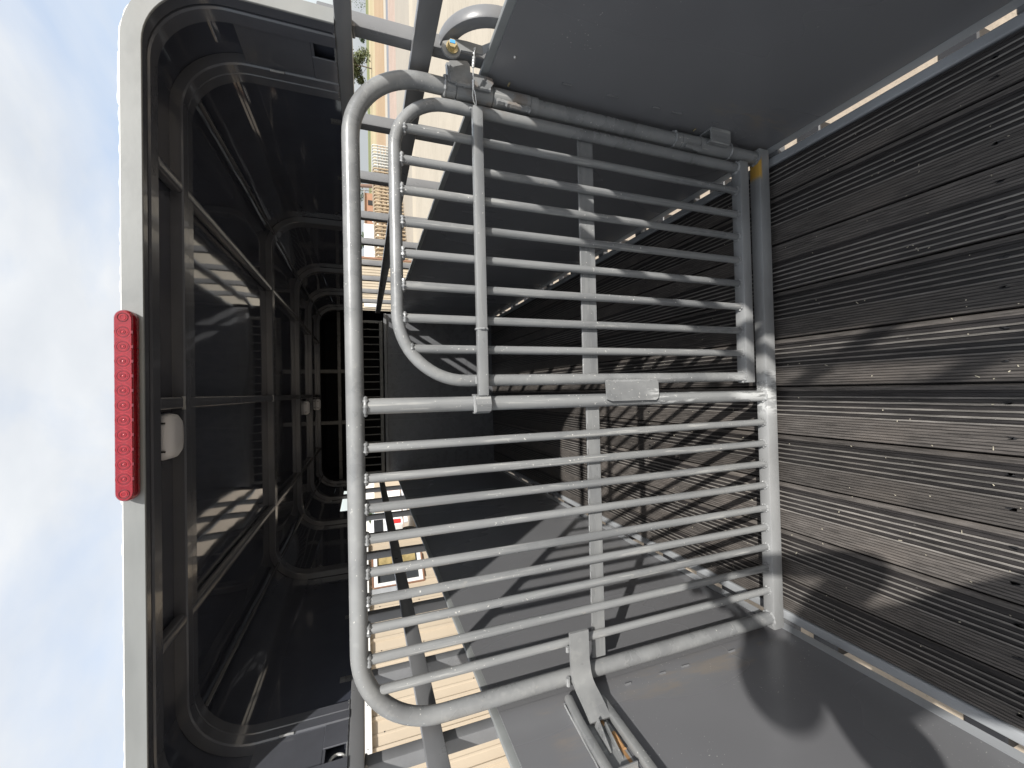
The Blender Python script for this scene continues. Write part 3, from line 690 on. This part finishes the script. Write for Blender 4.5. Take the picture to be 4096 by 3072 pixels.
def siding(bm, x0, x1, z0, z1, pitch=.1125, flip=1):
    pr = []; x = x0; k = 0
    while x < x1 - 1e-4:
        big = k % 3 == 0
        if big: q = [(0, 0), (.012, -.019), (.034, -.019), (.046, 0)]
        else: q = [(0, 0), (.008, -.005), (.02, -.005), (.028, 0)]
        pr += [(x + a, b) for a, b in q if x + a <= x1]; x += pitch; k += 1
    pr.append((x1, 0))
    A = [bm.verts.new((a, b, z0)) for a, b in pr]; C = [bm.verts.new((a, b, z1)) for a, b in pr]
    for i in range(len(pr) - 1): bm.faces.new((A[i], A[i + 1], C[i + 1], C[i]))
ws0, ws1, wz0, wz1 = 1.352, 1.795, .868, 1.44
x = -4.4
while x < 2.0:
    x1 = min(x + .9, 2.02)
    pieces = [(x, x1, ZG, 1.487)]
    if x < ws1 and x1 > ws0: 
        a, b = max(x, ws0), min(x1, ws1); pieces = [(a, b, ZG, wz0), (a, b, wz1, 1.487)]
        if x < ws0: pieces.append((x, ws0, ZG, 1.487))
        if x1 > ws1: pieces.append((ws1, x1, ZG, 1.487))
    bm = B()
    for pc in pieces: siding(bm, *pc)
    at(fin('siding_panel', bm, M_beige, smooth=0), shed); x += .9
bm = B(); box(bm, -4.4, 2.02, .05, 3.5, ZG, 1.50); at(fin('shed_core', bm, M_shadowgap, smooth=0), shed)
bm = B(); box(bm, -4.45, 2.09, -.06, .04, 1.487, 1.60, .004); at(fin('eave_trim', bm, M_whitep), shed)
bm = B()
for k in range(60):
    xx = -4.3 + k * .107; w = random.choice((.012, .02, .045))
    box(bm, xx, xx + w, -.062, -.058, 1.572, 1.590, 0)
    if k % 3 == 0: box(bm, xx + .03, xx + .038, -.062, -.058, 1.52, 1.528, 0)
at(fin('eave_holes', bm, M_black, kind='stuff'), shed)
bm = B()
vs = [(-4.5, -.12, 1.60), (2.12, -.12, 1.60), (2.12, 1.8, 2.05), (-4.5, 1.8, 2.05)]
plate(bm, vs, (0, -.2, 1), .02); at(fin('roof_panel', bm, M_roofm, smooth=0), shed)
bm = B(); box(bm, 2.02, 2.075, -.03, .03, ZG, 1.487, .003); at(fin('corner_trim', bm, M_brown), shed)
bm = B()
for k in range(26):
    for z in (1.38, .95, .5, .05):
        xx = -3.9 + k * .225
        if ws0 - .03 < xx < ws1 + .03: continue
        w_ = bmesh.ops.create_cone(bm, cap_ends=True, segments=8, radius1=.006, radius2=.004, depth=.006)
        for v in w_['verts']: v.co = Vector((xx + .085 + v.co.x, -.003 + v.co.z, z + v.co.y))
at(fin('siding_screws', bm, M_black, kind='stuff'), shed)
def bars(bm, rects, y0, y1, bev=.002):
    for x0, x1, z0, z1 in rects: box(bm, x0, x1, y0, y1, z0, z1, bev)
bm = B(); bars(bm, [(ws0 - .012, ws1 + .012, wz0 - .012, wz0 + .006), (ws1 + .0, ws1 + .014, wz0, wz1), (ws0 - .014, ws0, wz0, wz1), (ws0, ws1, wz1 - .004, wz1 + .014)], -.026, -.001); wf = at(fin('window', bm, M_brown), shed)
def atw(o): o.parent = wf; return o
bm = B(); bars(bm, [(ws0 + .001, ws0 + .045, wz0 + .007, wz1 - .005), (ws1 - .045, ws1 - .001, wz0 + .007, wz1 - .005), (ws0 + .046, ws1 - .046, wz0 + .007, wz0 + .05), (ws0 + .046, ws1 - .046, wz1 - .05, wz1 - .005)], -.020, .01); atw(fin('sash', bm, M_whitep))
bm = B(); box(bm, ws0 + .044, ws1 - .044, .012, .016, wz0 + .048, wz1 - .048); atw(fin('pane', bm, M_glass, smooth=0))
bm = B(); box(bm, ws1 - .16, ws1 - .05, .003, .006, wz0 + .07, wz1 - .05); atw(fin('painted_reflection', bm, M_reflpaint, smooth=0))  # added sheet in front of the pane, coloured as the yellow reflection in the glass
bm = B(); box(bm, 1.25, 1.334, -.022, -.004, 1.10, 1.487, .002); at(fin('grey_panel', bm, M_galv), shed)

# ------------------------------------------------------------------ far things on the right
shed2 = thing('tan_shed', 'tan metal shed with pale wall panels far beyond the right side slots', 'shed', (4.3, 17, ZG))
def fz(par): return lambda n, b, m, **k: fin(n, b, m, par, **k)
f2 = fz(shed2)
for k in range(3):
    bm = B(); pr = []; x = 3.35 + k * .66; A = []
    for q in range(6):
        for a, b in ((0, 0), (.02, -.03), (.05, -.03), (.07, 0)): pr.append((x + q * .11 + a, 17 + b))
    pr.append((x + .66, 17)); A = [bm.verts.new((a, b, ZG)) for a, b in pr]; C_ = [bm.verts.new((a, b, 2.6)) for a, b in pr]
    for i in range(len(pr) - 1): bm.faces.new((A[i], A[i + 1], C_[i + 1], C_[i]))
    f2('siding_panel', bm, M_beige2, smooth=0)
bm = B(); box(bm, 3.3, 5.4, 17.05, 21, ZG, 2.6); f2('shed_core', bm, M_beige2, smooth=0)
bm = B(); box(bm, 5.33, 5.40, 16.95, 17.05, ZG, 2.6, .005); f2('corner_trim', bm, M_brown)
bm = B(); box(bm, 3.2, 5.5, 16.8, 21.2, 2.6, 2.7, .01); f2('roof', bm, M_roofm)
bm = B(); box(bm, 3.42, 3.72, 16.93, 16.965, .95, 1.45, .005); f2('notice_board', bm, M_whitep)

M_pipe = paint('panel_pipe_tan', (.42, .33, .22), .5, .25); M_pipe2 = paint('panel_pipe_silver', (.58, .58, .54), .4, .15); M_pipe3 = paint('panel_pipe_dark', (.12, .12, .14), .5, .2)
def corral(name, L_, H_, m, rails, r=.028):
    t_ = thing(name, 'x', 'panel', (0, 0, 0))
    bm = B(); rr = .12
    pts = [Vector((0, 0, .02)), Vector((0, 0, H_ - rr))] + [Vector((rr - rr * math.cos(R_(a)), 0, H_ - rr + rr * math.sin(R_(a)))) for a in (30, 60, 90)] + [Vector((L_ - rr, 0, H_))] + [Vector((L_ - rr + rr * math.sin(R_(a)), 0, H_ - rr + rr * math.cos(R_(a)))) for a in (30, 60, 90)] + [Vector((L_, 0, .02))]
    sweep(bm, pts, r, 8); fin('frame', bm, m, t_)
    for k in range(rails):
        bm = B(); z = .12 + (H_ - .24) * k / rails; sweep(bm, [(0, 0, z), (L_, 0, z)], r * .8, 8); fin('rail', bm, m, t_)
    for q in (.33, .66):
        bm = B(); box(bm, L_ * q - .03, L_ * q + .03, -.012, .012, .05, H_); fin('stay', bm, m, t_)
    return t_
def dup(root, loc, rz, label):
    r = root.copy(); COL.objects.link(r); r.location = loc; r.rotation_euler = (0, 0, rz); r['label'] = label
    for ch in list(root.children):
        c = ch.copy(); COL.objects.link(c); c.parent = r
    return r
p0 = corral('corral_panel', 1.5, 1.42, M_pipe, 5, .042); p1 = corral('corral_panel', 1.5, 1.42, M_pipe2, 7, .032)
lab = 'livestock panel in the long row standing at the far edge of the concrete yard'
GRP = 'livestock panels stood in a row beyond the yard'
a, b = Vector((6.3, 19.6, ZG)), Vector((13.8, 23.6, ZG)); N = 34
dirv = (b - a).normalized(); ang = math.atan2(dirv.y, dirv.x)
first = {0: True, 1: True}
for k in range(N):
    pos = a.lerp(b, k / (N - 1)); w = 1 if k > 25 else 0; src = (p0, p1)[w]
    ll = ('silver' if w else 'tan') + ' livestock panel standing between others of its colour in the long row beyond the yard'
    if k == 0: ll = 'tan livestock panel at the near end of the long row, closest to the tan shed'
    if k == 25: ll = 'last tan livestock panel of the row, right beside the first silver one'
    if k == 26: ll = 'first silver livestock panel of the row, right beside the last tan one'
    if k == N - 1: ll = 'silver livestock panel at the far end of the long row, furthest from the sheds'
    rz = ang + R_(68) + random.uniform(-.12, .12)
    if first[w]: src.location = pos; src.rotation_euler = (0, 0, rz); src['label'] = ll; src['group'] = ('silver ' if w else 'tan ') + GRP; first[w] = False
    else: dup(src, pos, rz, ll)
bm = B(); f = None
tr = thing('utility_pole', 'weathered wooden utility pole leaning behind the row of panels', 'pole', (16.5, 33.8, ZG))
bm = B(); sweep(bm, [(16.5, 33.8, ZG), (15.9, 33.8, 6.5)], .14, 10); fin('shaft', bm, siding_mat('pole_wood', (.24, .15, .11)), tr)
bm = B(); box(bm, 15.2, 16.6, 33.7, 33.85, 5.7, 5.85); fin('crossarm', bm, M_brown, tr)
M_orange = siding_mat('orange_building', (.36, .20, .13))
rb = thing('orange_building', 'low orange-red building with small dark windows on the horizon behind the panels', 'building', (24, 62, ZG))
bm = B(); box(bm, 20.5, 29, 62, 70, ZG - .6, 1.0); fin('wall', bm, M_orange, rb, smooth=0)
bm = B(); box(bm, 20.2, 29.3, 61.7, 70.3, 1.0, 1.12); fin('roof', bm, M_roofm, rb, smooth=0)
for x in (22, 23.6, 26, 27.6):
    bm = B(); box(bm, x - .35, x + .35, 61.93, 61.99, -.1, .55); fin('window', bm, M_black, rb, smooth=0)
bt_ = thing('white_box_trailer', 'white box trailer parked between the orange building and the shed', 'trailer', (15, 46, ZG))
bm = B(); box(bm, 13.6, 18.2, 46, 48.2, ZG + .5, 1.25, .05); fin('body', bm, M_whitep, bt_)
for x in (15, 16.2):
    bm = B(); w_ = bmesh.ops.create_cone(bm, cap_ends=True, segments=20, radius1=.35, radius2=.35, depth=.22)
    for v in w_['verts']: v.co = Vector((x + v.co.x, 45.95 + v.co.z, ZG + .35 + v.co.y))
    fin('wheel', bm, M_black, bt_)
rl_ = thing('white_rail_fence', 'white rail fence running behind the livestock panels', 'fence', (20, 40, ZG))
for z in (.15, .55, .9):
    bm = B(); box(bm, 10, 16, 40, 40.06, ZG + z, ZG + z + .10); fin('rail', bm, M_whitep, rl_, smooth=0)
for k in range(7):
    bm = B(); box(bm, 10 + k, 10.1 + k, 39.93, 40.0, ZG, ZG + 1.1); fin('post', bm, M_whitep, rl_, smooth=0)

# trees
def leaf_mat(name, c):
    t = NT(name); a = t.noise(1.5, 3, .6)
    return t.out(t.mix(t.ramp(a, .35, .65), tuple(v * .6 for v in c), tuple(v * 1.35 for v in c)), .6)
M_leaf = leaf_mat('leaf_olive', (.10, .115, .045)); M_leaf2 = leaf_mat('leaf_green', (.055, .085, .03)); M_bark = siding_mat('bark', (.15, .12, .09))
def tree(name, label, x, y, zb, h, rad, leafm, nleaf=900, ls=.12, airy=.5, group=None, low=False):
    t_ = thing(name, label, 'tree', (x, y, zb), group)
    bm = B(); pts = [(x, y, zb - .2), (x + .02 * h, y, zb + h * .3), (x - .02 * h, y, zb + h * .62), (x, y, zb + h * .85)]
    sweep(bm, pts, .035 * h * .5, 8, rf=lambda i: (1, .75, .5, .2)[i])
    limbs = []
    for k in range(9):
        a = k * 2.4; z = zb + h * ((.08 if low else .28) + .07 * k); e = Vector((x + math.cos(a) * rad * .75, y + math.sin(a) * rad * .75, z + h * .16)); limbs.append(e)
        sweep(bm, [(x, y, z), Vector((x, y, z)).lerp(e, .5) + Vector((0, 0, h * .03)), e], .012 * h * .5, 6, rf=lambda i: (1, .6, .25)[i])
    fin('trunk', bm, M_bark, t_)
    bm = B(); cl = [(e + Vector([random.uniform(-.2, .2) * rad for _ in range(3)]), rad * random.uniform(.28, .45)) for e in limbs] + [(Vector((x + random.uniform(-.5, .5) * rad, y + random.uniform(-.5, .5) * rad, zb + h * random.uniform(.15 if low else .4, .95))), rad * random.uniform(.25, .4)) for _ in range(10)]
    for _ in range(nleaf):
        c, r = random.choice(cl); d = Vector((random.gauss(0, 1), random.gauss(0, 1), random.gauss(0, .8))).normalized() * r * random.uniform(.3, 1.1)
        p = c + d; u = Vector((random.gauss(0, 1), random.gauss(0, 1), random.gauss(0, 1))).normalized(); v = u.orthogonal().normalized(); s_ = ls * random.uniform(.6, 1.4)
        bm.faces.new([bm.verts.new(p + u * s_), bm.verts.new(p + v * s_ * .5), bm.verts.new(p - u * s_), bm.verts.new(p - v * s_ * .5)])
    fin('crown', bm, leafm, t_, smooth=0); return t_
tree('field_tree', 'airy olive-green young tree standing alone in the straw field', 53.5, 70, ZG, 5.6, 2.5, M_leaf, 7000, .20, low=True)
for i, (x, y, h, r, lb) in enumerate(((62, 170, 2.4, 2.0, 'small round tree on the skyline, nearest the lone field tree'), (170, 180, 3.4, 5.5, 'widest bushy tree on the skyline at the right edge'), (150, 180, 2.4, 2.2, 'low tree on the skyline beside the widest one'), (190, 180, 1.8, 3.0, 'flat hedge-like tree at the far end of the skyline'),
        (34, 72, 3.6, 1.9, 'leafy green tree rising behind the orange building'), (26.5, 74, 3.0, 1.3, 'smaller green tree at the left end of the orange building'), (17.6, 50, 2.9, .9, 'slim green tree behind the white box trailer'), (12.2, 48, 2.2, 1.0, 'bushy green tree just above the tan shed'))):
    tree('skyline_tree' if i < 4 else 'yard_tree', lb, x, y, slope(y), h, r, M_leaf2, 500, .16 if i > 3 else .35, group=None)

# ------------------------------------------------------------------ things seen past the shed on the left: truck, fence, far building
M_tw = paint('truck_white', (.78, .78, .77), .2, .03, coat=.6); M_tl = red_mat('tail_light_red', (.6, .02, .025), .2); M_dk = paint('dark_glass', (.02, .022, .025), .08, .1); M_tyre = paint('tyre', (.025, .025, .025), .8, .1); M_chrome = paint('bumper', (.55, .55, .56), .25, .1)
TX, TY = -4.75, 18.2; trk = thing('pickup_truck', 'white pickup truck with red tail lights parked beyond the shed corner', 'truck', (TX, TY, ZG), rz=R_(48))
def tk(o): o.parent = trk; return o
bm = B(); box(bm, -.95, .95, 0, 2.0, .62, 1.22, .05, seg=2); tk(fin('bed', bm, M_tw))
bm = B(); box(bm, -.72, .72, -.03, .0, .66, 1.18, .02); tk(fin('tailgate', bm, M_tw)).data
bm = B(); box(bm, -.62, .62, -.045, -.031, .78, 1.08, .01); tk(fin('tailgate_panel', bm, M_tw))
for s in (-1, 1):
    bm = B(); box(bm, s * .80 - .10, s * .80 + .10, -.04, .03, .72, 1.14, .02); tk(fin('tail_light', bm, M_tl))
bm = B(); box(bm, -.95, .95, -.16, -.02, .42, .60, .03); tk(fin('bumper', bm, M_chrome))
bm = B(); box(bm, -.9, .9, 2.02, 4.0, .55, 1.25, .06, seg=2); vs = box(bm, -.80, .80, 2.1, 3.7, 1.25, 1.85, .12, seg=3); tk(fin('cab', bm, M_tw))
bm = B(); box(bm, -.66, .66, 2.085, 2.098, 1.33, 1.74, .003); tk(fin('rear_window', bm, M_dk))
bm = B(); box(bm, -.93, .93, 4.02, 5.3, .55, 1.15, .1, seg=2); tk(fin('bonnet', bm, M_tw))
for s in (-1, 1):
    for y in (1.0, 4.5):
        bm = B(); w_ = bmesh.ops.create_cone(bm, cap_ends=True, segments=24, radius1=.39, radius2=.39, depth=.26)
        for v in w_['verts']: v.co = Vector((s * .86 + v.co.z, y + v.co.x, .39 + v.co.y))
        tk(fin('wheel', bm, M_tyre))
tf = thing('tan_panel_fence', 'tan fence of wide vertical panels beyond the white pickup', 'fence', (-9, 27, ZG))
for k in range(14):
    x = -12.5 + k * .72; bm = B(); box(bm, x, x + .69, 27, 27.05, ZG, 1.02 - .0, .012); fin('panel', bm, M_beige2, tf)
for k in range(5):
    x = -12.6 + k * 2.16; bm = B(); box(bm, x, x + .14, 26.9, 27.0, ZG, 1.12, .01); fin('post', bm, M_beige2, tf)
wb = thing('white_metal_building', 'white metal building with pale blue door far behind the tan fence', 'building', (-13, 48, ZG))
bm = B(); box(bm, -20, -9.4, 48, 58, ZG, 2.6, .02); fin('wall', bm, M_whitep, wb)
bm = B(); box(bm, -14, -12.2, 47.93, 47.99, ZG, 1.6, .01); fin('door', bm, siding_mat('pale_blue_door', (.5, .6, .68)), wb)
bm = B(); box(bm, -20.3, -9.1, 47.8, 58.3, 2.6, 2.75, .02); fin('roof', bm, M_whitep, wb)
tree('yard_tree', 'small dark green shrub tree against the white metal building', -12.2, 43, ZG, 2.5, .7, M_leaf2, 500, .1)

# ------------------------------------------------------------------ photographer standing behind the camera (its shadow falls on deck and left wall)
ph = thing('person', 'person in dark clothes standing on the deck and holding up a phone sideways', 'person', (-.08, -.42, 0))
me = bpy.data.meshes.new('body'); px, py_ = -.08, -.42
V = [(px, py_, .95), (px, py_, 1.12), (px, py_ + .01, 1.30), (px, py_ + .01, 1.40), (px, py_ + .03, 1.48), (px, py_ + .05, 1.545), (px, py_ + .05, 1.63), (px, py_ + .03, 1.675),
     (px - .18, py_ + .01, 1.37), (px - .24, py_ + .06, 1.16), (px - .09, py_ + .30, 1.35), (px + .02, py_ + .372, 1.43),
     (px + .18, py_ + .01, 1.37), (px + .25, py_ + .06, 1.16), (px + .20, py_ + .28, 1.37), (px + .16, py_ + .372, 1.45),
     (px - .10, py_, .88), (px - .12, py_ + .02, .50), (px - .13, py_ - .02, .09), (px - .14, py_ + .12, .035),
     (px + .10, py_, .88), (px + .12, py_ + .02, .50), (px + .13, py_ - .02, .09), (px + .14, py_ + .12, .035), (px, py_ + .135, 1.56)]
Ed = [(0, 1), (1, 2), (2, 3), (3, 4), (4, 5), (5, 6), (6, 7), (3, 8), (8, 9), (9, 10), (10, 11), (3, 12), (12, 13), (13, 14), (14, 15), (0, 16), (16, 17), (17, 18), (18, 19), (0, 20), (20, 21), (21, 22), (22, 23), (5, 24)]
Rr = [.15, .14, .16, .11, .055, .075, .085, .05, .065, .05, .04, .028, .065, .05, .04, .028, .10, .07, .05, .045, .10, .07, .05, .045, .014]
me.from_pydata(V, Ed, []); bo = bpy.data.objects.new('body', me); COL.objects.link(bo); bo.parent = ph; bo.location = -Vector((-.08, -.42, 0))
md = bo.modifiers.new('skin', 'SKIN'); 
for i, sv in enumerate(me.skin_vertices[0].data): sv.radius = (Rr[i], Rr[i] * (.75 if i < 4 else 1)); 
me.skin_vertices[0].data[0].use_root = True
ms = bo.modifiers.new('sub', 'SUBSURF'); ms.levels = 2; ms.render_levels = 2
M_cloth = paint('dark_clothes', (.04, .045, .06), .9, .2); M_skin = paint('skin', (.52, .32, .23), .5, .08)
me.materials.append(M_cloth)
bm = B(); w_ = bmesh.ops.create_uvsphere(bm, u_segments=20, v_segments=14, radius=.108)
for v in w_['verts']:
    v.co = Vector((v.co.x * .86, v.co.y * 1.0, v.co.z * 1.05))
    v.co += Vector((px, py_ + .012, 1.628))
fin('hair', bm, paint('hair_brown', (.06, .04, .03), .8, .2), ph)
bm = B()
w_ = bmesh.ops.create_uvsphere(bm, u_segments=24, v_segments=18, radius=1)
for v in w_['verts']: v.co = Vector((px + v.co.x * (.078 - .016 * max(0, -v.co.z)), py_ + .052 + v.co.y * .088, 1.588 + v.co.z * .112))
for sx in (-1, 1):
    for v in bmesh.ops.create_uvsphere(bm, u_segments=10, v_segments=8, radius=1)['verts']: v.co = Vector((px + sx * .080 + v.co.x * .010, py_ + .05 + v.co.y * .018, 1.585 + v.co.z * .03))
sweep(bm, [(px, py_ + .137, 1.61), (px, py_ + .152, 1.575), (px, py_ + .140, 1.565)], .012, 10, rf=lambda i: (.6, 1.1, .9)[i])
sweep(bm, [(px - .024, py_ + .127, 1.535), (px, py_ + .134, 1.536), (px + .024, py_ + .127, 1.535)], .006, 8, rf=lambda i: (.4, 1, .4)[i])
fin('face', bm, M_skin, ph)
for sx in (-1, 1):
    bm = B()
    for v in bmesh.ops.create_uvsphere(bm, u_segments=10, v_segments=8, radius=.011)['verts']: v.co += Vector((px + sx * .031, py_ + .128, 1.598))
    fin('eye', bm, M_white, ph)
bm = B()
for sx, wx in ((-1, px + .02), (1, px + .16)):
    w0 = Vector((wx, py_ + .372, 1.44)); c0 = Vector((.01 + sx * .062, -.030, 1.47))
    sweep(bm, [w0, w0.lerp(c0, .5), c0], .026, 10, rf=lambda i: (.9, 1.15, 1)[i])
    for k in range(5):
        z = -.03 + k * .018 if k < 4 else -.045; L_ = (.03, .036, .034, .028, .03)[k]
        sweep(bm, [c0 + Vector((0, 0, z)), c0 + Vector((-sx * .01, .014, z + .004)), c0 + Vector((-sx * .02, .006, z + .006)) + Vector((-sx * L_ * .3, 0, 0))], .008, 8)
fin('hands', bm, M_skin, ph)
bm = B(); w_ = box(bm, -.074, .074, -.0375, .0375, -.004, .004, .003)
PM = M.copy()
for v in bm.verts: v.co = Matrix(((0, 1, 0), (1, 0, 0), (0, 0, 1))) @ v.co if False else v.co
pho = tag(fin('phone', bm, M_black), 'black phone held sideways by the person', 'phone')
pho.matrix_world = M @ Matrix.Translation((0.0, -.0, .012))
